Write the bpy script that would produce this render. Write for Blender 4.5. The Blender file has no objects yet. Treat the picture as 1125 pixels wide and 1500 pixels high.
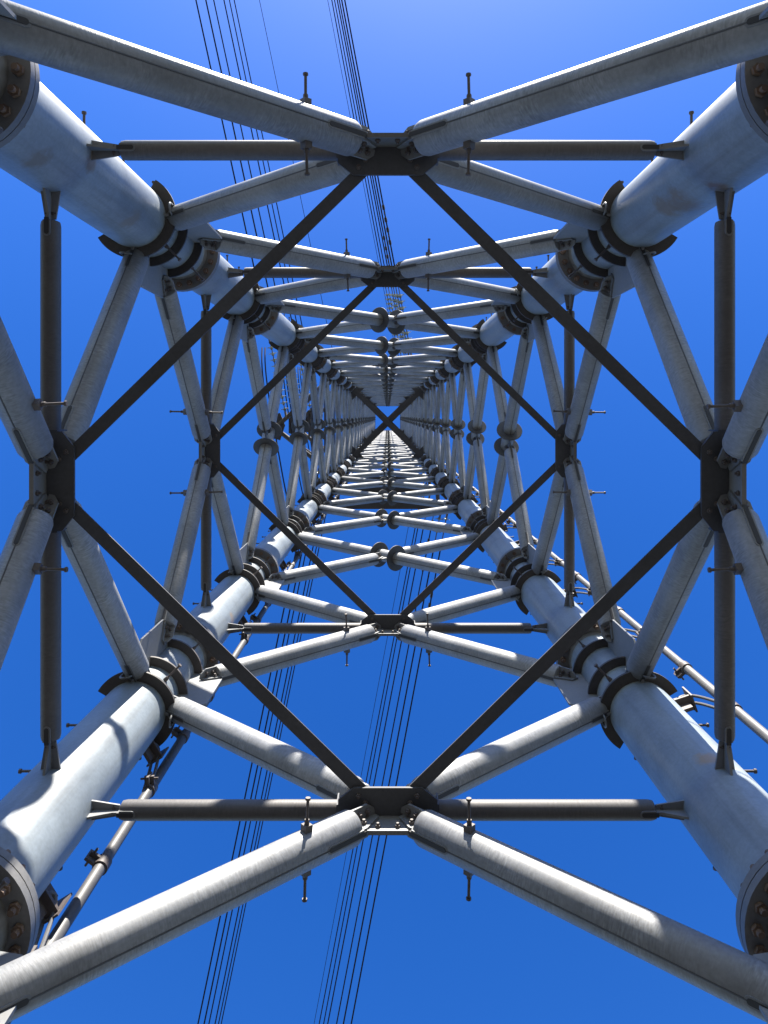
import bpy, bmesh, math, random
from mathutils import Vector, Matrix
random.seed(7)
S = bpy.context.scene
C = S.collection
R = math.radians
PI = math.pi

# ------------------------------------------------------------------ camera, sky, sun
F = 1100.0                 # focal length in photograph pixels (photo 1125 x 1500)
VX, VY = 568.0, 609.0      # pixel of the zenith (the photograph is a crop)
CAMZ = 1.6
cam_d = bpy.data.cameras.new('camera')
cam = bpy.data.objects.new('camera', cam_d); C.objects.link(cam)
cam.location = (0, 0, CAMZ)
cam.rotation_euler = (PI, 0, 0)          # straight up; picture right = +X, picture down = +Y
cam_d.sensor_fit = 'VERTICAL'
cam_d.sensor_height = 36.0; cam_d.sensor_width = 27.0
cam_d.lens = 36.0 * F / 1500.0
cam_d.shift_x = (562.5 - VX) / 1500.0
cam_d.shift_y = (VY - 750.0) / 1500.0
cam_d.clip_start = 0.05; cam_d.clip_end = 5000
S.camera = cam

SUN_EL, SUN_AZ = 40.0, 4.2               # azimuth: from picture-up (-Y) towards +X
w = bpy.data.worlds.new('World'); S.world = w; w.use_nodes = True
nt = w.node_tree; nt.nodes.clear()
sky = nt.nodes.new('ShaderNodeTexSky'); sky.sky_type = 'NISHITA'
sky.sun_disc = False
sky.sun_elevation = R(SUN_EL); sky.sun_rotation = R(180 - SUN_AZ)
sky.altitude = 0; sky.air_density = 1.0; sky.dust_density = 0.27; sky.ozone_density = 2.5
bg = nt.nodes.new('ShaderNodeBackground'); bg.inputs['Strength'].default_value = 0.077
wo = nt.nodes.new('ShaderNodeOutputWorld')
hs = nt.nodes.new('ShaderNodeHueSaturation'); hs.inputs['Hue'].default_value = .517
hs.inputs['Saturation'].default_value = 1.37; hs.inputs['Value'].default_value = 1.12      # a phone camera's vivid blue
nt.links.new(sky.outputs[0], hs.inputs['Color']); nt.links.new(hs.outputs[0], bg.inputs[0]); nt.links.new(bg.outputs[0], wo.inputs[0])

sd = bpy.data.lights.new('sun', 'SUN'); sd.energy = 5.0; sd.angle = R(0.53); sd.color = (1, .94, .84)
sun = bpy.data.objects.new('sun', sd); C.objects.link(sun)
sdir = Vector((math.sin(R(SUN_AZ)) * math.cos(R(SUN_EL)), -math.cos(R(SUN_AZ)) * math.cos(R(SUN_EL)), math.sin(R(SUN_EL))))
sun.rotation_euler = sdir.to_track_quat('Z', 'Y').to_euler()
sun.location = (20, -40, 60)
S.view_settings.view_transform = 'Standard'; S.view_settings.look = 'None'
S.view_settings.exposure = 1.75; S.view_settings.gamma = 1.0
S.view_settings.use_curve_mapping = False

# ------------------------------------------------------------------ materials
def nodes(m):
    m.use_nodes = True
    t = m.node_tree
    return t, t.nodes, t.links, t.nodes['Principled BSDF']

def ramp(N, L, src, stops):
    r = N.new('ShaderNodeValToRGB')
    e = r.color_ramp.elements
    while len(e) < len(stops): e.new(0.5)
    for k, (p, c) in enumerate(stops):
        e[k].position = p
        e[k].color = (c, c, c, 1) if isinstance(c, (int, float)) else (*c, 1)
    L.new(src, r.inputs[0])
    return r

def steel(name, col, var=.18, rough=.5, metal=0.0, streak=0.0, bump=.15, blotch=2.2, spots=None, dirt=(.5, .43, .36), dirt_amt=.35, speck=0.0, runs=0.0):
    """zinc, paint or dark steel: mottled colour, hatched streaks along the member, soft dirt"""
    m = bpy.data.materials.new(name)
    t, N, L, B = nodes(m)
    tc = N.new('ShaderNodeTexCoord'); oi = N.new('ShaderNodeObjectInfo')
    add = N.new('ShaderNodeVectorMath'); add.operation = 'MULTIPLY_ADD'
    add.inputs[1].default_value = (1, 1, 1)
    sc = N.new('ShaderNodeVectorMath'); sc.operation = 'SCALE'; sc.inputs[0].default_value = (17, 9, 23)
    L.new(oi.outputs['Random'], sc.inputs['Scale'])
    L.new(tc.outputs['Object'], add.inputs[0]); L.new(sc.outputs[0], add.inputs[2])
    n1 = N.new('ShaderNodeTexNoise'); n1.inputs['Scale'].default_value = blotch; n1.inputs['Detail'].default_value = 7; n1.inputs['Roughness'].default_value = .62
    L.new(add.outputs[0], n1.inputs['Vector'])
    n2 = N.new('ShaderNodeTexNoise'); n2.inputs['Scale'].default_value = 46; n2.inputs['Detail'].default_value = 4
    L.new(add.outputs[0], n2.inputs['Vector'])
    # value = 1 + var*(blotch) + small grain
    mr = N.new('ShaderNodeMapRange'); mr.inputs[1].default_value = .3; mr.inputs[2].default_value = .7
    mr.inputs[3].default_value = 1 - var; mr.inputs[4].default_value = 1 + var * .7
    L.new(n1.outputs[0], mr.inputs[0])
    mg = N.new('ShaderNodeMapRange'); mg.inputs[1].default_value = .3; mg.inputs[2].default_value = .7
    mg.inputs[3].default_value = 1 - var * .45; mg.inputs[4].default_value = 1 + var * .35
    L.new(n2.outputs[0], mg.inputs[0])
    mul = N.new('ShaderNodeMath'); mul.operation = 'MULTIPLY'
    L.new(mr.outputs[0], mul.inputs[0]); L.new(mg.outputs[0], mul.inputs[1])
    val = mul.outputs[0]
    hatch = None
    if streak > 0:
        mp = N.new('ShaderNodeMapping'); mp.inputs['Rotation'].default_value = (R(28), R(24), 0); mp.inputs['Scale'].default_value = (22, 22, 120)
        dist = N.new('ShaderNodeVectorMath'); dist.operation = 'MULTIPLY_ADD'; dist.inputs[1].default_value = (.12, .12, .12)
        n0 = N.new('ShaderNodeTexNoise'); n0.inputs['Scale'].default_value = 2.6; n0.inputs['Detail'].default_value = 1
        L.new(add.outputs[0], n0.inputs['Vector'])
        L.new(n0.outputs['Color'], dist.inputs[0]); L.new(add.outputs[0], dist.inputs[2])
        L.new(dist.outputs[0], mp.inputs['Vector'])
        ns = N.new('ShaderNodeTexNoise'); ns.inputs['Scale'].default_value = 1.0; ns.inputs['Detail'].default_value = 3
        L.new(mp.outputs[0], ns.inputs['Vector'])
        ms = N.new('ShaderNodeMapRange'); ms.inputs[1].default_value = .32; ms.inputs[2].default_value = .68
        ms.inputs[3].default_value = 1 - streak; ms.inputs[4].default_value = 1 + streak * .8
        L.new(ns.outputs[0], ms.inputs[0])
        nm = N.new('ShaderNodeTexNoise'); nm.inputs['Scale'].default_value = 4.5; nm.inputs['Detail'].default_value = 3
        L.new(add.outputs[0], nm.inputs['Vector'])
        rm = ramp(N, L, nm.outputs[0], [(.4, .15), (.62, 1.0)])
        mb = N.new('ShaderNodeMix'); mb.data_type = 'FLOAT'; mb.inputs[2].default_value = 1.0
        L.new(rm.outputs[0], mb.inputs[0]); L.new(ms.outputs[0], mb.inputs[3])
        m2 = N.new('ShaderNodeMath'); m2.operation = 'MULTIPLY'
        L.new(val, m2.inputs[0]); L.new(mb.outputs[0], m2.inputs[1]); val = m2.outputs[0]
        hatch = ns.outputs[0]
    # per object tone
    po = N.new('ShaderNodeMapRange'); po.inputs[3].default_value = .82; po.inputs[4].default_value = 1.12
    L.new(oi.outputs['Random'], po.inputs[0])
    m3 = N.new('ShaderNodeMath'); m3.operation = 'MULTIPLY'
    L.new(val, m3.inputs[0]); L.new(po.outputs[0], m3.inputs[1]); val = m3.outputs[0]
    cs = N.new('ShaderNodeVectorMath'); cs.operation = 'SCALE'; cs.inputs[0].default_value = col
    L.new(val, cs.inputs['Scale'])
    colour = cs.outputs[0]
    # dirt
    n3 = N.new('ShaderNodeTexNoise'); n3.inputs['Scale'].default_value = 1.37; n3.inputs['Detail'].default_value = 9; n3.inputs['Roughness'].default_value = .7
    L.new(add.outputs[0], n3.inputs['Vector'])
    rd = ramp(N, L, n3.outputs[0], [(.52, 0.0), (.74, dirt_amt)])
    mx = N.new('ShaderNodeMix'); mx.data_type = 'RGBA'; mx.blend_type = 'MULTIPLY'
    L.new(rd.outputs[0], mx.inputs[0]); L.new(colour, mx.inputs[6]); mx.inputs[7].default_value = (*dirt, 1)
    colour = mx.outputs[2]
    if runs > 0:
        mr_ = N.new('ShaderNodeMapping'); mr_.inputs['Scale'].default_value = (13, 13, .55)
        L.new(add.outputs[0], mr_.inputs['Vector'])
        n6 = N.new('ShaderNodeTexNoise'); n6.inputs['Scale'].default_value = 1.0; n6.inputs['Detail'].default_value = 6; n6.inputs['Roughness'].default_value = .6
        L.new(mr_.outputs[0], n6.inputs['Vector'])
        r6 = ramp(N, L, n6.outputs[0], [(.5, 0.0), (.72, runs)])
        mx6 = N.new('ShaderNodeMix'); mx6.data_type = 'RGBA'; mx6.blend_type = 'MULTIPLY'
        L.new(r6.outputs[0], mx6.inputs[0]); L.new(colour, mx6.inputs[6]); mx6.inputs[7].default_value = (.55, .5, .44, 1)
        colour = mx6.outputs[2]
    if speck > 0:
        n5 = N.new('ShaderNodeTexNoise'); n5.inputs['Scale'].default_value = 21; n5.inputs['Detail'].default_value = 6; n5.inputs['Roughness'].default_value = .8
        L.new(add.outputs[0], n5.inputs['Vector'])
        r5 = ramp(N, L, n5.outputs[0], [(.64, 0.0), (.7, speck)])
        mx5 = N.new('ShaderNodeMix'); mx5.data_type = 'RGBA'
        L.new(r5.outputs[0], mx5.inputs[0]); L.new(colour, mx5.inputs[6]); mx5.inputs[7].default_value = (.16, .075, .035, 1)
        colour = mx5.outputs[2]
    if spots:
        geo = N.new('ShaderNodeNewGeometry')
        n4 = N.new('ShaderNodeTexNoise'); n4.inputs['Scale'].default_value = 11; n4.inputs['Detail'].default_value = 8; n4.inputs['Roughness'].default_value = .7
        L.new(geo.outputs['Position'], n4.inputs['Vector'])
        for (p, rad, c) in spots:
            dd = N.new('ShaderNodeVectorMath'); dd.operation = 'DISTANCE'; dd.inputs[1].default_value = p
            L.new(geo.outputs['Position'], dd.inputs[0])
            sm = N.new('ShaderNodeMapRange'); sm.inputs[1].default_value = rad; sm.inputs[2].default_value = rad * .25
            L.new(dd.outputs['Value'], sm.inputs[0])
            pr = N.new('ShaderNodeMath'); pr.operation = 'MULTIPLY'
            L.new(sm.outputs[0], pr.inputs[0]); L.new(n4.outputs[0], pr.inputs[1])
            rr = ramp(N, L, pr.outputs[0], [(.24, 0.0), (.46, .75)])
            mxx = N.new('ShaderNodeMix'); mxx.data_type = 'RGBA'
            L.new(rr.outputs[0], mxx.inputs[0]); L.new(colour, mxx.inputs[6]); mxx.inputs[7].default_value = (*c, 1)
            colour = mxx.outputs[2]
    L.new(colour, B.inputs['Base Color'])
    rg = N.new('ShaderNodeMapRange'); rg.inputs[3].default_value = rough - .1; rg.inputs[4].default_value = rough + .15
    L.new(n1.outputs[0], rg.inputs[0]); L.new(rg.outputs[0], B.inputs['Roughness'])
    B.inputs['Metallic'].default_value = metal
    bp = N.new('ShaderNodeBump'); bp.inputs['Strength'].default_value = bump; bp.inputs['Distance'].default_value = .004
    L.new(hatch if hatch else n2.outputs[0], bp.inputs['Height'])
    L.new(bp.outputs[0], B.inputs['Normal'])
    return m

TY = 0.383                     # the tower's axis lies a step away from the camera
Z1 = F * 4.0 / 987.0
rust = (.30, .17, .07)
M = {}
M['leg'] = steel('pale_blue_grey_paint', (.212, .248, .278), var=.2, rough=.45, bump=.1, blotch=1.9, dirt=(.5, .47, .43), dirt_amt=.6, runs=.5,
                 spots=[((1.88, -1.356, CAMZ + Z1 * 1.073), .24, (.16, .12, .075)), ((1.85, -1.39, CAMZ + Z1 * 1.118), .20, (.16, .12, .075)),
                        ((1.93, TY - 1.72, CAMZ + Z1 * .985), .13, (.15, .085, .045)),
                        ((1.95, TY + 1.68, CAMZ + Z1 * 1.03), .16, (.30, .19, .09)), ((-1.7, TY + 1.9, CAMZ + Z1 * 1.90), .17, (.28, .18, .09)),
                        ((-1.78, TY - 1.9, CAMZ + Z1 * 1.0), .13, (.16, .11, .06)), ((-1.8, TY - 1.75, CAMZ + Z1 * 1.2), .2, (.17, .15, .12)),
                        ((1.78, TY + 1.8, CAMZ + Z1 * 1.36), .16, (.17, .13, .09)), ((-1.85, TY - 1.72, CAMZ + Z1 * .9), .18, (.15, .13, .1))])
M['zinc'] = steel('galvanised_tube', (.228, .235, .245), var=.26, rough=.5, metal=.1, streak=.26, bump=.2, dirt_amt=.4)
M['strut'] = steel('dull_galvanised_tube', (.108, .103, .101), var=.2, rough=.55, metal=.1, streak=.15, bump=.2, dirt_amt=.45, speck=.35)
M['dark'] = steel('dark_weathered_steel', (.064, .067, .076), var=.25, rough=.6, bump=.15, dirt_amt=.5, speck=.35)
M['plate'] = steel('grey_steel_plate', (.165, .172, .18), var=.15, rough=.5, bump=.12, dirt_amt=.4, speck=.15)
M['collar'] = steel('brown_grey_collar_steel', (.066, .060, .058), var=.25, rough=.6, bump=.15, dirt_amt=.5, speck=.5)
M['flange'] = steel('flange_steel', (.15, .15, .15), var=.2, rough=.5, bump=.12, dirt_amt=.5, speck=.5)
M['bolt'] = steel('rusty_bolt_steel', (.14, .09, .06), var=.35, rough=.6, bump=.2, blotch=12, speck=.6)
M['seam'] = steel('weld_seam', (.07, .07, .072), var=.2, rough=.6, bump=.1)
M['slot'] = steel('slot_shadow_steel', (.035, .034, .035), var=.2, rough=.7, bump=.1)  # near-black colour stands for the shade inside the open tube-end slots
M['rod'] = steel('dark_bolt_steel', (.09, .075, .07), var=.25, rough=.55, bump=.1)
M['rail'] = steel('worn_rail_tube', (.095, .095, .098), var=.2, rough=.5, bump=.15, metal=.1)
M['cable'] = steel('dark_conductor', (.03, .03, .034), var=.15, rough=.8, bump=.1)
M['cable'].node_tree.nodes['Principled BSDF'].inputs['Specular IOR Level'].default_value = .1
M['disc'] = steel('grey_green_porcelain', (.26, .30, .275), var=.15, rough=.25, bump=.05)
M['cap'] = steel('insulator_cap_metal', (.14, .13, .12), var=.2, rough=.5, bump=.1)
M['concrete'] = steel('concrete', (.36, .35, .33), var=.15, rough=.85, bump=.3)
g = bpy.data.materials.new('dark_grass_ground'); t_, N_, L_, B_ = nodes(g)
ng = N_.new('ShaderNodeTexNoise'); ng.inputs['Scale'].default_value = .35; ng.inputs['Detail'].default_value = 9
geo_ = N_.new('ShaderNodeNewGeometry'); L_.new(geo_.outputs['Position'], ng.inputs['Vector'])
rg_ = ramp(N_, L_, ng.outputs[0], [(.3, (.024, .026, .018)), (.55, (.037, .035, .03)), (.75, (.056, .05, .044))])
L_.new(rg_.outputs[0], B_.inputs['Base Color']); B_.inputs['Roughness'].default_value = .9
M['ground'] = g

# ------------------------------------------------------------------ mesh helpers
_cache = {}
def cached(key, fn):
    if key not in _cache: _cache[key] = fn()
    return _cache[key]

def mesh(name, verts, faces, mats, smooth=False, fm=None, sharp=None):
    me = bpy.data.meshes.new(name)
    me.from_pydata([tuple(v) for v in verts], [], faces)
    for m in (mats if isinstance(mats, (list, tuple)) else [mats]): me.materials.append(m)
    if fm: me.polygons.foreach_set('material_index', fm)
    if smooth:
        me.polygons.foreach_set('use_smooth', [True] * len(me.polygons))
    me.update()
    if smooth:
        me.set_sharp_from_angle(angle=R(40))
    return me

def ob(name, me, parent=None, mat=None):
    o = bpy.data.objects.new(name, me); C.objects.link(o)
    if parent is not None: o.parent = parent
    if mat is not None: o.matrix_basis = mat
    return o

def frame(o, x, y, z):
    m = Matrix.Identity(4)
    for i, v in enumerate((x, y, z)):
        m[0][i], m[1][i], m[2][i] = v[0], v[1], v[2]
    m[0][3], m[1][3], m[2][3] = o[0], o[1], o[2]
    return m

def lathe(prof, n=24):
    """profile [(r,z)] around Z"""
    vs, fs = [], []
    for (r, z) in prof:
        for k in range(n):
            a = 2 * PI * k / n
            vs.append((r * math.cos(a), r * math.sin(a), z))
    for i in range(len(prof) - 1):
        for k in range(n):
            k2 = (k + 1) % n
            fs.append((i * n + k, i * n + k2, (i + 1) * n + k2, (i + 1) * n + k))
    fs.append(tuple(reversed(range(n)))); fs.append(tuple(range((len(prof) - 1) * n, len(prof) * n)))
    return vs, fs

def prism(pts, d0, d1, axis='z'):
    """polygon extruded; axis z: pts (x,y); axis y: pts (x,z); axis x: pts (y,z)"""
    def P(p, d):
        return {'z': (p[0], p[1], d), 'y': (p[0], d, p[1]), 'x': (d, p[0], p[1])}[axis]
    n = len(pts)
    vs = [P(p, d0) for p in pts] + [P(p, d1) for p in pts]
    fs = [tuple(reversed(range(n))), tuple(range(n, 2 * n))] + [(k, (k + 1) % n, n + (k + 1) % n, n + k) for k in range(n)]
    return vs, fs

def fixn(me):
    bm = bmesh.new(); bm.from_mesh(me); bmesh.ops.recalc_face_normals(bm, faces=bm.faces); bm.to_mesh(me); bm.free(); return me

def merge(parts):
    vs, fs = [], []
    for (v, f) in parts:
        o = len(vs); vs += list(v); fs += [tuple(i + o for i in q) for q in f]
    return vs, fs

def moved(vf, mat):
    return [tuple(mat @ Vector(v)) for v in vf[0]], vf[1]

def box(x0, x1, y0, y1, z0, z1):
    return prism([(x0, y0), (x1, y0), (x1, y1), (x0, y1)], z0, z1)

def bevel_box(vf, w=.003):
    return vf

def tube_path(pts, r, n=8):
    """tube along a polyline"""
    vs, fs = [], []
    pts = [Vector(p) for p in pts]
    up = None
    for i, p in enumerate(pts):
        d = (pts[min(i + 1, len(pts) - 1)] - pts[max(i - 1, 0)]).normalized()
        if up is None:
            up = Vector((0, 0, 1)) if abs(d.z) < .9 else Vector((1, 0, 0))
        x = up.cross(d)
        if x.length < 1e-4: x = Vector((1, .2, 0)).cross(d)
        x.normalize(); y = d.cross(x); up = y
        # keep frame: next 'up' is y so that x stays steady
        for k in range(n):
            a = 2 * PI * k / n
            vs.append(tuple(p + x * (r * math.cos(a)) + y * (r * math.sin(a))))
    for i in range(len(pts) - 1):
        for k in range(n):
            k2 = (k + 1) % n
            fs.append((i * n + k, i * n + k2, (i + 1) * n + k2, (i + 1) * n + k))
    fs.append(tuple(reversed(range(n)))); fs.append(tuple(range((len(pts) - 1) * n, len(pts) * n)))
    return vs, fs

def hexbolt(r, h, z0=0, shank=0, rs=0):
    p = [(r * math.cos(PI / 3 * k), r * math.sin(PI / 3 * k)) for k in range(6)]
    q = [(r * .86 * math.cos(PI / 3 * k), r * .86 * math.sin(PI / 3 * k)) for k in range(6)]
    vs = [(x, y, z0) for x, y in p] + [(x, y, z0 + h * .8) for x, y in p] + [(x, y, z0 + h) for x, y in q]
    fs = [tuple(reversed(range(6))), tuple(range(12, 18))]
    for l in (0, 6):
        fs += [(l + k, l + (k + 1) % 6, l + 6 + (k + 1) % 6, l + 6 + k) for k in range(6)]
    out = [(vs, fs)]
    if shank: out.append(lathe([(rs, z0 + h), (rs, z0 + h + shank)], 8))
    return merge(out)

# ------------------------------------------------------------------ ground
bm = bmesh.new()
N0_ = 40
vs, fs = [], []
for j in range(N0_ + 1):
    for i in range(N0_ + 1):
        x = (i / N0_ - .5); y = (j / N0_ - .5)
        x = math.copysign(abs(x * 2) ** 2.2, x) * 1500; y = math.copysign(abs(y * 2) ** 2.2, y) * 1500
        rr = math.hypot(x, y)
        vs.append((x, y, min(1, rr / 60) * .6 * math.sin(x * .05) * math.cos(y * .043)))
for j in range(N0_):
    for i in range(N0_):
        a = j * (N0_ + 1) + i
        fs.append((a, a + 1, a + N0_ + 2, a + N0_ + 1))
bm.free()
gr = ob('ground', mesh('ground', vs, fs, M['ground'], True)); gr['kind'] = 'structure'
gr['label'] = 'dark grass ground under the tower'

# ------------------------------------------------------------------ tower set-out
HX, HY = 2.0, 1.958
LEG_R = .25
def U(u): return CAMZ + u * Z1
NLV = [.59, 1.41, 2.30]
while NLV[-1] < 25.2: NLV.append(NLV[-1] + 1.01)
MID = [(NLV[i] + NLV[i + 1]) / 2 for i in range(len(NLV) - 1)]
MID[0] = 1.0; MID[1] = 1.855
TOPZ = U(NLV[-1]) + .6
tower = bpy.data.objects.new('lattice_tower', None); C.objects.link(tower)
tower.location = (0, TY, 0)
tower['label'] = 'tall galvanised steel tube transmission tower seen up its hollow inside'
tower['category'] = 'tower'

Zv = Vector((0, 0, 1))
FACES = []
for nx, ny in ((0, -1), (1, 0), (0, 1), (-1, 0)):
    n_out = Vector((nx, ny, 0)); t = n_out.cross(Zv)
    FACES.append((n_out, t, HX if ny else HY, HY if ny else HX))
def FP(f, a, z, n_in=0.0):
    n_out, t, H, D = f
    return n_out * (D - n_in) + t * a + Zv * z

# ---- legs
CORN = [(-1, -1), (1, -1), (1, 1), (-1, 1)]
def arc_plate(r0, r1, a0, a1, th, n):
    vs, fs = [], []
    for k in range(n + 1):
        a = a0 + (a1 - a0) * k / n
        c, s = math.cos(a), math.sin(a)
        vs += [(r0 * c, r0 * s, 0), (r1 * c, r1 * s, 0), (r1 * c, r1 * s, th), (r0 * c, r0 * s, th)]
    for k in range(n):
        b = 4 * k
        for q in range(4):
            fs.append((b + q, b + (q + 1) % 4, b + 4 + (q + 1) % 4, b + 4 + q))
    fs.append((3, 2, 1, 0)); b = 4 * n; fs.append((b, b + 1, b + 2, b + 3))
    return vs, fs

def leg_mesh():
    prof = [(LEG_R, .25)]
    z = .25
    while z < TOPZ - 2: z += 2.0; prof.append((LEG_R, z))
    prof.append((LEG_R, TOPZ))
    return mesh('leg', *lathe(prof, 48), M['leg'], True)
def flange_mesh():
    a = arc_plate(.247, .37, 0, 2 * PI, .042, 48)
    b = arc_plate(.247, .37, 0, 2 * PI, .042, 48)
    b = ([(x, y, z + .048) for x, y, z in b[0]], b[1])
    c = arc_plate(.247, .355, 0, 2 * PI, .01, 48); c = ([(x, y, z + .04) for x, y, z in c[0]], c[1])
    # weld hub
    h1 = lathe([(.249, -.05), (.262, -.03), (.268, .001), (.255, .004)], 40)
    return fixn(mesh('flange', *merge([a, b, c, h1]), M['flange'], True))
def rot(a): return Matrix.Rotation(a, 4, 'Z')
bolt_me = fixn(mesh('flange_bolt', *merge([hexbolt(.029, .024, -.024), ([(x, y, z + .09) for x, y, z in hexbolt(.029, .026)[0]], hexbolt(.029, .026)[1]), lathe([(.016, -.05), (.016, .155)], 8)]), M['bolt']))
def far_bolts_mesh():
    parts = []
    for k in range(16):
        m = rot(2 * PI * k / 16) @ Matrix.Translation((.315, 0, 0))
        parts.append(moved(hexbolt(.029, .024, -.024), m)); parts.append(moved(hexbolt(.029, .04, .09), m))
    return fixn(mesh('flange_bolts', *merge(parts), M['bolt']))
step_me = fixn(mesh('step_bolt', *merge([lathe([(.009, -.02), (.009, .165)], 10), lathe([(.0155, .165), (.0165, .172), (.0155, .18)], 12), hexbolt(.02, .018, 0), hexbolt(.017, .014, .022)]), M['rod'], True))
def handle_mesh():
    pts = [(-.045, 0, .02), (-.045, 0, -.06)] + [(-.045 * math.cos(a), 0, -.06 - .05 * math.sin(a)) for a in [PI * k / 8 for k in range(1, 8)]] + [(.045, 0, -.06), (.045, 0, .02)]
    return fixn(mesh('handle', *tube_path(pts, .008, 8), M['plate'], True))
hand_me = handle_mesh()

LEGS = []
for ci, (sx, sy) in enumerate(CORN):
    L = ob('leg', cached('leg', leg_mesh), tower, Matrix.Translation((sx * HX, sy * HY, 0)) @ rot(random.random() * 6))
    rz = L.matrix_basis.to_euler().z
    LEGS.append(L)
    inward = math.atan2(-sy, -sx) - rz
    ft = ob('footing', cached('footing', lambda: mesh('footing', *lathe([(.62, -.6), (.62, .2), (.58, .25)], 32), M['concrete'], True)), L)
    ob('base_plate', cached('bp', lambda: mesh('base_plate', *lathe([(.42, .2501), (.42, .29)], 32), M['flange'], True)), L)
    for k, u in enumerate(NLV):
        z = U(u)
        near = k <= 1
        seg = 28 if k < 4 else 14
        fz = z + (.80 if k == 0 else .93)
        # half collar, two inner arcs
        ob('collar', cached(('c1', seg), lambda: fixn(mesh('collar', *arc_plate(.247, .332, -R(104), R(104), .024, seg * 2), M['collar'], True))), L,
           Matrix.Translation((0, 0, z - .37)) @ rot(inward))
        if k < 14:
            for dz in (0.0, .51):
                ob('collar', cached(('c2', seg), lambda: fixn(mesh('collar', *arc_plate(.247, .322, -R(43), R(43), .024, seg), M['collar'], True))), L,
                   Matrix.Translation((0, 0, z + dz)) @ rot(inward))
        fl = ob('flange', cached('flange', flange_mesh), L, Matrix.Translation((0, 0, fz)) @ rot(inward))
        if k <= 1:
            for q in range(20):
                ob('flange_bolt', bolt_me, L, Matrix.Translation((0, 0, fz)) @ rot(inward + 2 * PI * (q + .5) / 20) @ Matrix.Translation((.317, 0, 0)) @ rot(random.random()))
        elif k < 7:
            fb = ob('flange_bolts', cached('fbs', far_bolts_mesh), L, Matrix.Translation((0, 0, fz)) @ rot(inward)); fb['kind'] = 'stuff'
        if k <= 6:
            for sg in (-1, 1):
                ob('handle', hand_me, L, Matrix.Translation((0, 0, z - .37)) @ rot(inward + sg * R(52)) @ Matrix.Translation((.315, 0, 0)) @ rot(R(90) if k % 2 else R(70)))
        if k <= 6:
            # step bolts standing out from the inner side at the node
            for dz, tl in ((-.14, 0.0), (.69, .05)):
                ob('step_bolt', step_me, L, Matrix.Translation((0, 0, z + dz)) @ rot(inward + tl) @ Matrix.Translation((LEG_R - .002, 0, 0)) @ Matrix.Rotation(R(90), 4, 'Y'))
    # rows of step bolts on the outer sides
    rows = [math.atan2(-1, 0), math.atan2(0, sx)] if sy < 0 else [math.atan2(0, sx), math.atan2(1, 0)]
    for ri, ang in enumerate(rows):
        zz = U(.45) + .37 * ri
        n = 0
        while zz < U(5.2) and n < 40:
            if not any(abs(zz - (U(u) + .97)) < .12 or abs(zz - (U(u) - .36)) < .06 for u in NLV[:8]):
                ob('step_bolt', step_me, L, Matrix.Translation((0, 0, zz)) @ rot(ang - rz) @ Matrix.Translation((LEG_R - .002, 0, 0)) @ Matrix.Rotation(R(90), 4, 'Y'))
            zz += .735; n += 1

# ---- tubes with slotted ends
def tube_mesh(r, Ln, n, mat):
    prof = [(r * .72, 0), (r * .92, .006), (r, .03)]
    k = max(1, int(Ln / .8))
    for i in range(1, k): prof.append((r, .03 + (Ln - .06) * i / k))
    prof += [(r, Ln - .03), (r * .92, Ln - .006), (r * .72, Ln)]
    return mesh('tube', *lathe(prof, n), mat, True)
def capsule(hw, z0, z1, n=6):
    pts = []
    for k in range(n + 1):
        a = -PI / 2 + PI * k / n
        pts.append((hw * math.sin(a) * -1, z1 - hw + hw * math.cos(a)))
    pts += [(-hw, z0), (hw, z0)]
    return pts
def slot_mesh(r, Ls):
    """capsule slot with a raised lip at +X and -X of a tube, from its end at z=0"""
    vs, fs, fm = [], [], []
    for sg in (1,):
        a = prism([(p[0], p[1]) for p in capsule(.013, -.01, Ls)], r * .9, r + .0045, 'x')
        b = prism([(p[0], p[1]) for p in capsule(.023, .004, Ls + .01)], r * .9, r + .0015, 'x')
        for (v, f), mi in ((a, 0), (b, 1)):
            o = len(vs); vs += [(x * sg, y, z) for x, y, z in v]; fs += [tuple(i + o for i in q) for q in f]; fm += [mi] * len(f)
    me = mesh('slot', vs, fs, [M['slot'], M['plate']], False, fm)
    return fixn(me)
def endplate_mesh(r):
    """cruciform end plates reaching out of the tube end (z<0 is beyond the end)"""
    a = prism([(-r * .95, .05), (-r * .95, -.02), (-r * .45, -.155), (r * .45, -.155), (r * .95, -.02), (r * .95, .05)], .009, .023, 'y')
    a2 = prism([(-r * .85, .05), (-r * .85, -.03), (-r * .4, -.14), (r * .4, -.14), (r * .85, -.03), (r * .85, .05)], -.023, -.009, 'y')
    b = prism([(-r * .95, .05), (-r * .95, -.1), (-r * .6, -.15), (-.024, -.16), (-.024, .05)], -.007, .007, 'x')
    c = prism([(r * .95, .05), (r * .95, -.1), (r * .6, -.15), (.024, -.16), (.024, .05)], -.007, .007, 'x')
    return fixn(mesh('end_plate', *merge([a, a2, b, c]), M['plate']))
def endbolts_mesh(r):
    parts = []
    for zc, xos in ((-.035, (-.42, .42)), (-.1, (0,))):
        for xo in xos:
            m = Matrix.Translation((xo * r * 1.2, .023, zc)) @ Matrix.Rotation(-PI / 2, 4, 'X')
            parts.append(moved(hexbolt(.017, .014, 0, .012, .009), m))
            m = Matrix.Translation((xo * r * 1.2, -.023, zc)) @ Matrix.Rotation(PI / 2, 4, 'X')
            parts.append(moved(hexbolt(.017, .014, 0, .012, .009), m))
    for zc in (-.035, -.095):
        for yo in (-.55, .55):
            for sg in (-1, 1):
                m = Matrix.Translation((.007 * sg, yo * r * 1.05, zc)) @ Matrix.Rotation(sg * PI / 2, 4, 'Y')
                parts.append(moved(hexbolt(.017, .014, 0, .01, .009), m))
    return fixn(mesh('end_bolts', *merge(parts), M['rod']))
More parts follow.
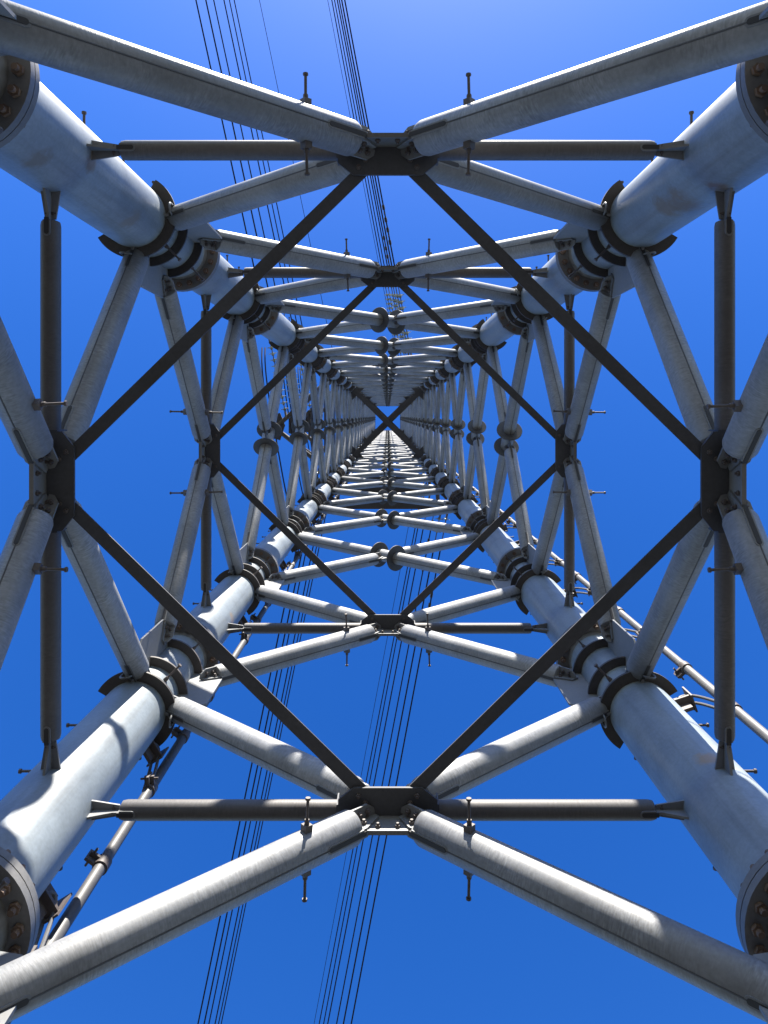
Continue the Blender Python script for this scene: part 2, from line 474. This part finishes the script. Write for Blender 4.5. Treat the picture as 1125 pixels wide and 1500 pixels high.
def seam_mesh(r, Ln):
    vs, fs = prism([(r - .004, -.0045), (r + .001, -.0045), (r + .0025, -.0015), (r + .0025, .0015), (r + .001, .0045), (r - .004, .0045)], .02, Ln - .02)
    return fixn(mesh('seam', vs, fs, M['seam']))
clamp_me = None
def clamp_mesh(r, sg):
    parts = []
    for sg in (sg,):
        m = Matrix.Rotation(-sg * PI / 2, 4, 'X')
        parts.append(moved(lathe([(.0085, r * .8), (.0085, r + .165)], 10), m))
        parts.append(moved(lathe([(.014, r + .162), (.0155, r + .168), (.014, r + .175)], 12), m))
        parts.append(moved(lathe([(.013, r + .03), (.015, r + .05), (.013, r + .06)], 10), m))
        parts.append(moved(box(-.024, .024, -.022, .022, r - .012, r + .034), m))
    return fixn(mesh('step_clamp', *merge(parts), M['rod'], True))

def member(p0, p1, nrm, r, n=24, mat='zinc', parent=tower, name='diagonal_brace', slots=(1, 1), seam=True, bolts=True):
    """tube from p0 to p1 (tower frame); local Z along, local X in the face plane and downwards"""
    d = (p1 - p0); Ln = d.length; d.normalize()
    y = nrm.normalized(); y = (y - d * y.dot(d)).normalized()
    x = y.cross(d)
    if x.z > 0: y = -y; x = -x
    key = (round(r, 3), round(Ln, 3), n, mat)
    o = ob(name, cached(('tube',) + key, lambda: tube_mesh(r, Ln, n, M[mat])), parent, frame(p0, x, y, d))
    if seam: ob('seam', cached(('seam', round(r, 3), round(Ln, 3)), lambda: seam_mesh(r, Ln)), o)
    for e, on in enumerate(slots):
        if not on: continue
        m = Matrix.Identity(4) if e == 0 else Matrix.Translation((0, 0, Ln)) @ Matrix.Rotation(PI, 4, 'X')
        ob('slot', cached(('slot', round(r, 3)), lambda: slot_mesh(r, .25 if r > .08 else .13)), o, m)
        ob('end_plate', cached(('ep', round(r, 3)), lambda: endplate_mesh(r)), o, m)
        if bolts:
            b = ob('end_bolts', cached(('eb', round(r, 3)), lambda: endbolts_mesh(r)), o, m); b['kind'] = 'stuff'
    return o

# ---- face plates
def oct_mesh():
    p = [(-.11, -.235), (.11, -.235), (.29, -.06), (.29, .06), (.11, .235), (-.11, .235), (-.29, .06), (-.29, -.06)]
    vf = prism(p, -.0085, .0085, 'y')
    rim = merge([box(-.115, .115, -.013, .013, -.245, -.2345), box(-.115, .115, -.013, .013, .2345, .245)])
    return fixn(mesh('gusset_plate', *merge([vf, rim]), M['plate']))
def tray_mesh():
    p = [(-.29, -.062), (.29, -.062), (.29, .10), (.2, .17), (-.2, .17), (-.29, .10)]
    a = prism(p, -.078, -.060)
    s = box(-.12, .12, .012, .11, -.0595, -.045)
    e1 = box(-.30, -.291, -.064, .07, -.074, .064); e2 = box(.291, .30, -.064, .07, -.074, .064)
    return fixn(mesh('plan_plate', *merge([a, s, e1, e2]), M['dark']))
def hub_bolts_mesh():
    parts = []
    for x, y in ((-.17, .125), (.17, .125), (-.13, .085), (.13, .085), (-.24, .02), (.24, .02)):
        parts.append(moved(hexbolt(.016, .013, 0, .012, .008), Matrix.Translation((x, y, -.078)) @ Matrix.Rotation(PI, 4, 'X')))
    for x, z in ((-.13, -.09), (.13, -.09), (-.18, -.13), (.18, -.13), (-.07, -.2), (.07, -.2)):
        parts.append(moved(hexbolt(.016, .013, 0, .012, .008), Matrix.Translation((x * .8, .0085, z)) @ Matrix.Rotation(-PI / 2, 4, 'X')))
    return fixn(mesh('plate_bolts', *merge(parts), M['rod']))
def leg_gusset_mesh():
    p = [(.22, -.40), (.34, -.40), (.53, -.19), (.53, .46), (.42, .62), (.22, .66)]
    a = prism(p, -.0085, .0085, 'y')
    return fixn(mesh('leg_gusset', *a, M['plate']))
def lug_mesh():
    a = prism([(.235, -.1), (.38, -.042), (.50, -.042), (.50, .042), (.38, .042), (.235, .1)], -.007, .007, 'y')
    b = prism([(.235, -.06), (.41, -.032), (.41, .032), (.235, .06)], -.006, .006)
    return fixn(mesh('strut_lug', *merge([a, b]), M['plate']))
def lug_bolts_mesh():
    parts = []
    for x in (.375, .43, .475):
        for sg in (1, -1):
            m = Matrix.Translation((x, sg * .007, .018 if x > .42 else 0)) @ Matrix.Rotation(-sg * PI / 2, 4, 'X')
            parts.append(moved(hexbolt(.014, .014, 0, .012, .008), m))
    return fixn(mesh('lug_bolts', *merge(parts), M['rod']))
def disc_mesh():
    vs, fs = lathe([(.06, -.011), (.204, -.012), (.210, -.007), (.210, .007), (.204, .012), (.06, .011)], 36)
    parts = [(vs, fs)]
    return mesh('crossing_disc', *merge(parts), M['dark'], True)
def angle_mesh(Ln, wd=.078):
    t = .009
    p = [(-wd / 2, 0), (wd / 2, 0), (wd / 2, t), (-wd / 2 + t, t), (-wd / 2 + t, wd), (-wd / 2, wd)]
    return fixn(mesh('plan_brace', *prism(p, 0, Ln, 'y'), M['dark']))

for fi, f in enumerate(FACES):
    n_out, t, H, D = f
    nin = -n_out
    for k, um in enumerate(MID):
        zm, z0, z1 = U(um), U(NLV[k]), U(NLV[k + 1])
        nside = 28 if k < 4 else (18 if k < 9 else 12)
        rD = .1 if k == 0 else .099
        centre = FP(f, 0, zm)
        c0 = [FP(f, -H, z0), FP(f, H, z0)]; c1 = [FP(f, -H, z1), FP(f, H, z1)]
        det = k < 9
        if k < 2:
            # ring level: gusset at the middle of the face, four half diagonals, one strut
            m = frame(centre, t, nin, Zv)
            gp = ob('gusset_plate', cached('oct', oct_mesh), tower, m)
            ob('plan_plate', cached('tray', tray_mesh), gp)
            hb = ob('plate_bolts', cached('hubb', hub_bolts_mesh), gp); hb['kind'] = 'stuff'
            for e, cc in ((0, c0[0]), (0, c0[1]), (1, c1[0]), (1, c1[1])):
                d = (cc - centre); Ln = d.length; d.normalize()
                dg = member(centre + d * .265, centre + d * (Ln - (.43 if e == 1 else (.42 if k == 0 else .64))), nin, rD, nside)
                if e == 0:
                    for sg in (1, -1): ob('step_bolt', cached(('clamp', rD, sg), lambda: clamp_mesh(rD, sg)), dg, Matrix.Translation((0, 0, .335)) @ Matrix.Rotation(random.uniform(-.06, .06), 4, 'X'))
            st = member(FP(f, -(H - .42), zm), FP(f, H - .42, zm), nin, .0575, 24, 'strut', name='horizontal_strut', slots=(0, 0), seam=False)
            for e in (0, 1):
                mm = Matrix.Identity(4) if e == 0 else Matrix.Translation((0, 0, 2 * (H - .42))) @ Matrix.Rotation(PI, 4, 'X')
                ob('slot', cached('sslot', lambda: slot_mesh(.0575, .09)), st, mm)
            for sg in (-1, 1):
                m = frame(FP(f, sg * H, zm), t * -sg, nin, Zv)
                lg = ob('strut_lug', cached('lug', lug_mesh), tower, m)
                lb = ob('lug_bolts', cached('lugb', lug_bolts_mesh), lg); lb['kind'] = 'stuff'
            # plan brace to the next face
            f2 = FACES[(fi + 1) % 4]
            # the corner shared with the next face lies at a = -H of this face or +H; choose by distance
            best = None
            for sg in (-1, 1):
                pa = FP(f, sg * .15, zm - .058, .14)
                for s2 in (-1, 1):
                    pb = FP(f2, s2 * .15, zm - .058, .14)
                    if best is None or (pa - pb).length < best[0]: best = ((pa - pb).length, pa, pb)
            _, pa, pb = best
            d = (pb - pa).normalized()
            if ((pa + pb) * .5).dot(d.cross(Zv)) > 0: pa, pb = pb, pa; d = -d
            x = d.cross(Zv)
            ob('plan_brace', cached(('ang', round(best[0], 2)), lambda: angle_mesh(best[0])), tower, frame(pa, x, d, Zv))
        else:
            # crossing without a strut: one diagonal runs through with two discs, the other is cut
            A0, A1 = c0[1], c1[0]          # viewed from inside: right low to left high
            d = (A1 - A0); Ln = d.length; d.normalize()
            dg = member(A0 + d * .64, A1 - d * .43, nin, rD, nside, slots=(det, det), seam=det, bolts=k < 5)
            half = Ln / 2 - .64
            for sg in (-1, 1):
                ob('crossing_disc', cached('disc', disc_mesh), dg, Matrix.Translation((0, 0, half + sg * .215)))
            B0, B1 = c0[0], c1[1]
            d = (B1 - B0); Ln = d.length; d.normalize(); cen = B0 + d * (Ln / 2)
            member(B0 + d * .64, cen - d * .31, nin, rD, nside, slots=(det, det), seam=det, bolts=k < 5)
            member(cen + d * .31, B1 - d * .43, nin, rD, nside, slots=(det, det), seam=det, bolts=k < 5)
            m = frame(cen, t, nin, Zv)
            if det:
                ob('crossing_plate', cached('xp', lambda: fixn(mesh('crossing_plate', *prism([(-.2, -.2), (-.1, -.26), (.26, .1), (.2, .2), (.1, .26), (-.26, -.1)], -.008, .008, 'y'), M['plate']))), dg,
                   dg.matrix_basis.inverted() @ m)
    # gussets at the legs
    for k, u in enumerate(NLV):
        for sg in (-1, 1):
            ob('leg_gusset', cached('lgus', leg_gusset_mesh), tower, frame(FP(f, sg * H, U(u)), t * -sg, nin, Zv))
    # head frame
    ob('head_beam', cached(('head', H), lambda: fixn(mesh('head_beam', *box(-H + .2, H - .2, -.12, .12, -.12, .12), M['strut']))), tower, frame(FP(f, 0, TOPZ - .3), t, nin, Zv))

# ---- plan cross high up in the shaft
zx = U(8.85)
def beam_mesh(Ln, wd, ht):
    tk = .02
    p = [(-wd / 2, 0), (wd / 2, 0), (wd / 2, ht), (wd / 2 - tk, ht), (wd / 2 - tk, tk), (-wd / 2 + tk, tk), (-wd / 2 + tk, ht), (-wd / 2, ht)]
    return fixn(mesh('cross_beam', *prism(p, -Ln / 2, Ln / 2, 'y'), M['dark']))
for q, (zq, wd) in enumerate(((zx, .26), (U(13.2), .3), (U(19.6), .3))):
    for s in (1, -1):
        d = Vector((HX, s * HY, 0)); Ln = 2 * d.length - .7; d.normalize()
        ob('cross_beam', cached(('xb', wd), lambda: beam_mesh(Ln, wd, .2)), tower, frame(Vector((0, 0, zq + (.0 if s > 0 else .215))), d.cross(Zv), d, Zv))
    for sx, sy in CORN:
        p = [(sx * (HX - .1), sy * (HY - .1)), (sx * (HX - .75), sy * (HY - .1)), (sx * (HX - .1), sy * (HY - .75))]
        if sx * sy < 0: p = p[::-1]
        ob('corner_plate', fixn(mesh('corner_plate', *prism(p, zq + .46, zq + .48), M['dark'])), tower)

# ---- pipe rails beside the two lower-picture legs
def rail(px, py, lx, ly, name='rail_pipe'):
    """vertical pipe at (px,py) beside leg (lx,ly), with clamps, straps and a bracket at every node"""
    vs, fs = lathe([(.037, .4), (.037, TOPZ * .35), (.037, TOPZ * .7), (.037, TOPZ - 3)], 18)
    p = ob(name, mesh('rail_pipe', vs, fs, M['rail'], True), tower, Matrix.Translation((px, py, 0)))
    v = Vector((lx - px, ly - py, 0)); dist = v.length; ang = math.atan2(v.y, v.x)
    def clamp():
        a = lathe([(.036, -.045), (.048, -.04), (.048, .04), (.036, .045)], 18)
        b = box(.03, .10, -.035, .035, -.01, .01)
        c = box(.03, .11, -.009, .009, -.045, .045)
        d = moved(lathe([(.008, -.065), (.008, .065)], 8), Matrix.Translation((.08, 0, 0)) @ Matrix.Rotation(PI / 2, 4, 'X'))
        return fixn(mesh('pipe_clamp', *merge([a, b, c, d]), M['rod'], True))
    def strap():
        parts = []
        for off in (-.03, .03):
            pts = []
            for k in range(13):
                s = k / 12
                x = .03 + (dist - LEG_R - .06) * s
                pts.append((x, off, .34 * math.sin(PI * s * .5) ** 1.0 * (1 - .0) - .0 + .08 * math.sin(PI * s)))
            parts.append(tube_path(pts, .012, 8))
        return fixn(mesh('strap', *merge(parts), M['rail'], True))
    def bracket():
        a = box(dist - LEG_R - .13, dist - LEG_R + .02, -.06, .06, .29, .31)
        b = box(dist - LEG_R - .10, dist - LEG_R + .02, -.012, .012, .20, .42)
        c = box(dist - LEG_R - .14, dist - LEG_R - .128, -.07, .07, .26, .44)
        return fixn(mesh('bracket', *merge([a, b, c]), M['rod']))
    cm, sm, bmk = clamp(), strap(), bracket()
    z = U(.42); n = 0
    while z < U(7):
        ob('pipe_clamp', cm, p, Matrix.Translation((0, 0, z)) @ rot(ang + .5)); ob('pipe_clamp', cm, p, Matrix.Translation((0, 0, z + .9)) @ rot(ang - .4))
        ob('strap', sm, p, Matrix.Translation((0, 0, z)) @ rot(ang))
        ob('bracket', bmk, p, Matrix.Translation((0, 0, z)) @ rot(ang))
        z += (NLV[1] - NLV[0]) * Z1 * .5 if n < 20 else 4; n += 1
rail(2.55, 2.157 - TY, HX, HY)
rail(-1.75, 2.75 - TY, -HX, HY)

# ------------------------------------------------------------------ cross-arms, strings, conductors
def W(px, py, z):               # photograph pixel -> world point at height z above the camera
    return Vector(((px - VX) / F * z, (py - VY) / F * z, z + CAMZ))
TW = Vector((0, TY, 0))
def bar(parent, name, a, b, r, mat='dark', n=10):
    d = b - a; Ln = d.length
    vs, fs = tube_path([Vector((0, 0, 0)), Vector((0, 0, Ln))], r, n)
    q = d.to_track_quat('Z', 'Y').to_matrix().to_4x4()
    return ob(name, mesh(name, vs, fs, M[mat], True), parent, Matrix.Translation(a) @ q)

ZPH = (30.0, 36.0, 42.0)
TIER = ('lowest', 'middle', 'topmost')
arms = {}
for q, zc in enumerate(ZPH):
    zt = zc + CAMZ
    # side arm reaching out from the face
    tip = Vector((-4.5, .1 - TY * 0, zt))
    arm = ob('crossarm', fixn(mesh('crossarm', *prism([(-4.75, -.35), (-4.3, -.5), (-4.1, 0), (-4.3, .6), (-4.75, .45)], zt - .03, zt + .03), M['dark'])), tower)
    for a, b, r in (((-HX - .2, -HY, zt), tip, .09), ((-HX - .2, HY, zt), tip, .09), ((-HX - .2, -HY, zt + 1.6), tip, .07), ((-HX - .2, HY, zt + 1.6), tip, .07)):
        bar(arm, 'arm_chord', Vector(a), Vector(b), r, 'strut')
    for s in (.35, .68):
        a = Vector((-HX - .2, -HY, zt)).lerp(tip, s); b = Vector((-HX - .2, HY, zt)).lerp(tip, s)
        bar(arm, 'arm_tie', a, b, .05, 'dark')
    # beam standing off the opposite faces
    for sy, yb, x0, x1 in ((1, 3.55 - TY, -2.5, 2.8), (-1, -2.35 - TY * 0, -.6, 1.6)):
        bm_ = ob('crossarm', fixn(mesh('crossarm', *box(x0, x1, yb - .16, yb + .16, zt - .15, zt + .15), M['dark'])), tower)
        for sx in (-1, 1):
            xx = max(x0 + .2, min(x1 - .2, sx * HX))
            bar(bm_, 'arm_chord', Vector((sx * HX, sy * (HY + .2), zt)), Vector((xx, yb, zt)), .08, 'strut')
            bar(bm_, 'arm_tie', Vector((sx * HX, sy * (HY + .2), zt + 1.5)), Vector((xx, yb, zt)), .06, 'strut')

def disc_ins():
    prof = [(.03, 0), (.05, .008), (.06, .05), (.085, .06), (.175, .085), (.18, .095), (.15, .1), (.05, .105), (.03, .14)]
    return mesh('insulator_disc', *lathe(prof, 18), [M['disc']], True)
def cap_ins():
    return mesh('cap', *lathe([(.045, -.002), (.052, .01), (.052, .052), (.04, .06)], 12), M['cap'], True)
def string(a, b, label, group):
    d = (b - a); Ln = d.length
    root = bpy.data.objects.new('insulator_string', None); C.objects.link(root)
    root.matrix_basis = Matrix.Translation(a) @ d.to_track_quat('Z', 'Y').to_matrix().to_4x4()
    root['label'] = label; root['category'] = 'insulator'; root['group'] = group
    ob('rod', cached(('irod', round(Ln, 1)), lambda: mesh('rod', *lathe([(.02, 0), (.02, Ln)], 8), M['cap'], True)), root)
    n = int((Ln - .6) / .25)
    for k in range(n):
        o = ob('insulator_disc', cached('idisc', disc_ins), root, Matrix.Translation((0, 0, 0.3 + .25 * k)))
        ob('cap', cached('icap', cap_ins), o)
    ob('yoke_plate', cached('iyoke', lambda: fixn(mesh('yoke_plate', *box(-.03, .03, -.16, .16, -.14, .16), M['cap']))), root, Matrix.Translation((0, 0, .12)))
    ob('yoke_plate', cached('iyoke', None), root, Matrix.Translation((0, 0, Ln - .12)))
    return root

def conductor(pA, pB, zB, label, group, attach=None, r=.028, slope=.06, extend=3.2, name='conductor'):
    """pA: pixel at the far end of the view, pB: pixel near the tower at height zB; the wire falls away from the tower"""
    B = W(pB[0], pB[1], zB)
    z = zB
    for _ in range(12):
        A = W(pA[0], pA[1], z); z = zB - slope * math.hypot(A.x - B.x, A.y - B.y)
    A = W(pA[0], pA[1], z)
    E = B + (A - B) * extend
    Lt = (E - B).length
    pts = []
    for k in range(9):
        s = k / 8
        p = B.lerp(E, s)
        pts.append(p - B)
    vs, fs = tube_path(pts, r, 8)
    o = ob(name, mesh(name, vs, fs, M['cable'], True), None, Matrix.Translation(B))
    o['label'] = label; o['category'] = 'cable'; o['group'] = group
    return o, B, A

def damper(p, d, label):
    root = bpy.data.objects.new('vibration_damper', None); C.objects.link(root)
    root.matrix_basis = Matrix.Translation(p) @ d.to_track_quat('Z', 'Y').to_matrix().to_4x4()
    root['label'] = label; root['category'] = 'damper'; root['group'] = 'dampers clamped on the conductors'
    ob('clamp', cached('dcl', lambda: fixn(mesh('clamp', *box(-.03, .03, -.03, .13, -.035, .035), M['cap']))), root)
    ob('messenger', cached('dme', lambda: mesh('messenger', *moved(lathe([(.012, -.25), (.012, .25)], 8), Matrix.Translation((0, .12, 0))), M['cap'], True)), root)
    for s in (-1, 1):
        ob('weight', cached('dwt', lambda: mesh('weight', *lathe([(.02, -.1), (.055, -.09), (.06, .06), (.04, .1)], 12), M['cap'], True)), root, Matrix.Translation((0, .12, s * .25)))

def at(line, y):                # x on a picture line given by two points
    (xa, ya), (xb, yb) = line
    return xa + (xb - xa) * (y - ya) / (yb - ya)
LB = {
 'a': 'dark overhead conductor running from the side crossarm away past the sunny sky',
 'b': 'dark overhead conductor running from the side crossarm into the deep blue sky',
 'c': 'dark overhead conductor running from the face crossarm away past the sunny sky',
 'd': 'dark overhead conductor running from the face crossarm into the deep blue sky'}
GR = {'a': 'side arm conductors on the sunny side', 'b': 'side arm conductors on the deep blue side',
      'c': 'face arm conductors on the sunny side', 'd': 'face arm conductors on the deep blue side'}
sets = {
 'a': ([((287, 0), (363, 350)), ((301.5, 0), (377, 350)), ((313, 0), (388, 350)), ((328, 0), (402, 350)), ((336, 0), (409, 350)), ((343, 0), (416, 350))], 0, -1),
 'b': ([((290, 1500), (405, 945)), ((299, 1500), (414, 945)), ((306, 1500), (420, 945)), ((315, 1500), (429, 945)), ((320, 1500), (434, 945)), ((324, 1500), (438, 945))], 1500, 1),
 'c': ([((486, 0), (559, 390)), ((490, 0), (563, 390)), ((494, 0), (567.5, 390)), ((497, 0), (570.5, 390)), ((500.5, 0), (574, 390)), ((505, 0), (578, 390))], 0, -1),
 'd': ([((467.5, 1500), (606, 784)), ((474, 1500), (610, 784)), ((480, 1500), (618, 784)), ((493, 1500), (629.5, 784)), ((503, 1500), (639, 784)), ((514.5, 1500), (649, 784))], 1500, 1)}
zorder = {'a': (0, 0, 1, 1, 2, 2), 'b': (0, 0, 1, 1, 2, 2), 'c': (2, 2, 1, 1, 0, 0), 'd': (2, 2, 1, 1, 0, 0)}
starty = {'a': (.2, -.2), 'b': (.1, 1.7), 'c': (0, -2.55 + TY), 'd': (0, 3.8)}
for key, (lines, yedge, sgn) in sets.items():
    for i, ln in enumerate(lines):
        zc = ZPH[zorder[key][i]]; tier = TIER[zorder[key][i]]
        y0 = {'a': .1, 'b': 1.9, 'c': -2.2, 'd': 3.75}[key]         # where the string is fixed (metres, picture-down)
        pyA = VY + y0 * F / zc
        pa = W(at(ln, pyA), pyA, zc)
        y1 = y0 + sgn * (1.5 if key == 'd' else (3.3, 4.2, 5.2)[zorder[key][i]] if key == 'c' else 3.3)
        pyB = VY + y1 * F / zc
        pxB = at(ln, pyB)
        pb = W(pxB, pyB, zc - .12)
        string(pa, pb, {'a': 'ribbed insulator string pulling off the side crossarm towards the sunny sky', 'b': 'ribbed insulator string pulling off the side crossarm towards the deep blue sky',
                        'c': 'ribbed insulator string pulling off the face crossarm towards the sunny sky', 'd': 'ribbed insulator string pulling off the face crossarm towards the deep blue sky'}[key].replace('off the', 'off the ' + tier),
               {'a': 'insulator strings of the side arm, sunny side', 'b': 'insulator strings of the side arm, deep blue side', 'c': 'insulator strings of the face arm, sunny side', 'd': 'insulator strings of the face arm, deep blue side'}[key])
        o, B, A = conductor((at(ln, yedge), yedge), (pxB, pyB), zc - .12, LB[key].replace('from the', 'from the ' + tier), GR[key])
        if key in 'cd' and i in (3, 5):
            d = (A - B).normalized()
            for s in ((1.0, 1.9) if i % 2 else (.7, 1.5, 2.6)):
                damper(B + d * (s + .35 * (i - 3)), d, 'dumbbell vibration damper on a conductor of the %s face crossarm, %s side' % (tier, 'sunny' if key == 'c' else 'deep blue'))
for (pA, pB, zB, lb) in (((380, 0), (503, 590), 52, 'thin earth wire above the side arm conductors, sunny sky'), ((480, 0), (592, 578), 58, 'thin earth wire above the face arm conductors, sunny sky'),
                         ((460, 1500), (619, 662), 58, 'thin earth wire above the face arm conductors, deep blue sky')):
    # fixed to the shaft: run on to the tower
    o, B, A = conductor(pA, pB, zB, lb, 'thin earth wires', r=.018, name='earth_wire')
# jumper loops under the side arm
for q, zc in enumerate(ZPH):
    for off in (0, .4):
        a = Vector((-4.9 - off * .3, TY - 3.1, zc + CAMZ)); b = Vector((-3.6 - off * .5, TY + 4.3, zc + CAMZ))
        pts = []
        for k in range(25):
            s = k / 24
            p = a.lerp(b, s); p.z -= 1.3 * (1 - (2 * s - 1) ** 4)
            pts.append(p - a)
        o = ob('jumper_cable', mesh('jumper_cable', *tube_path(pts, .026, 8), M['cable'], True), None, Matrix.Translation(a))
        o['label'] = 'slack dark jumper cable looping below the %s side crossarm' % TIER[q]; o['category'] = 'cable'; o['group'] = 'jumper loops'
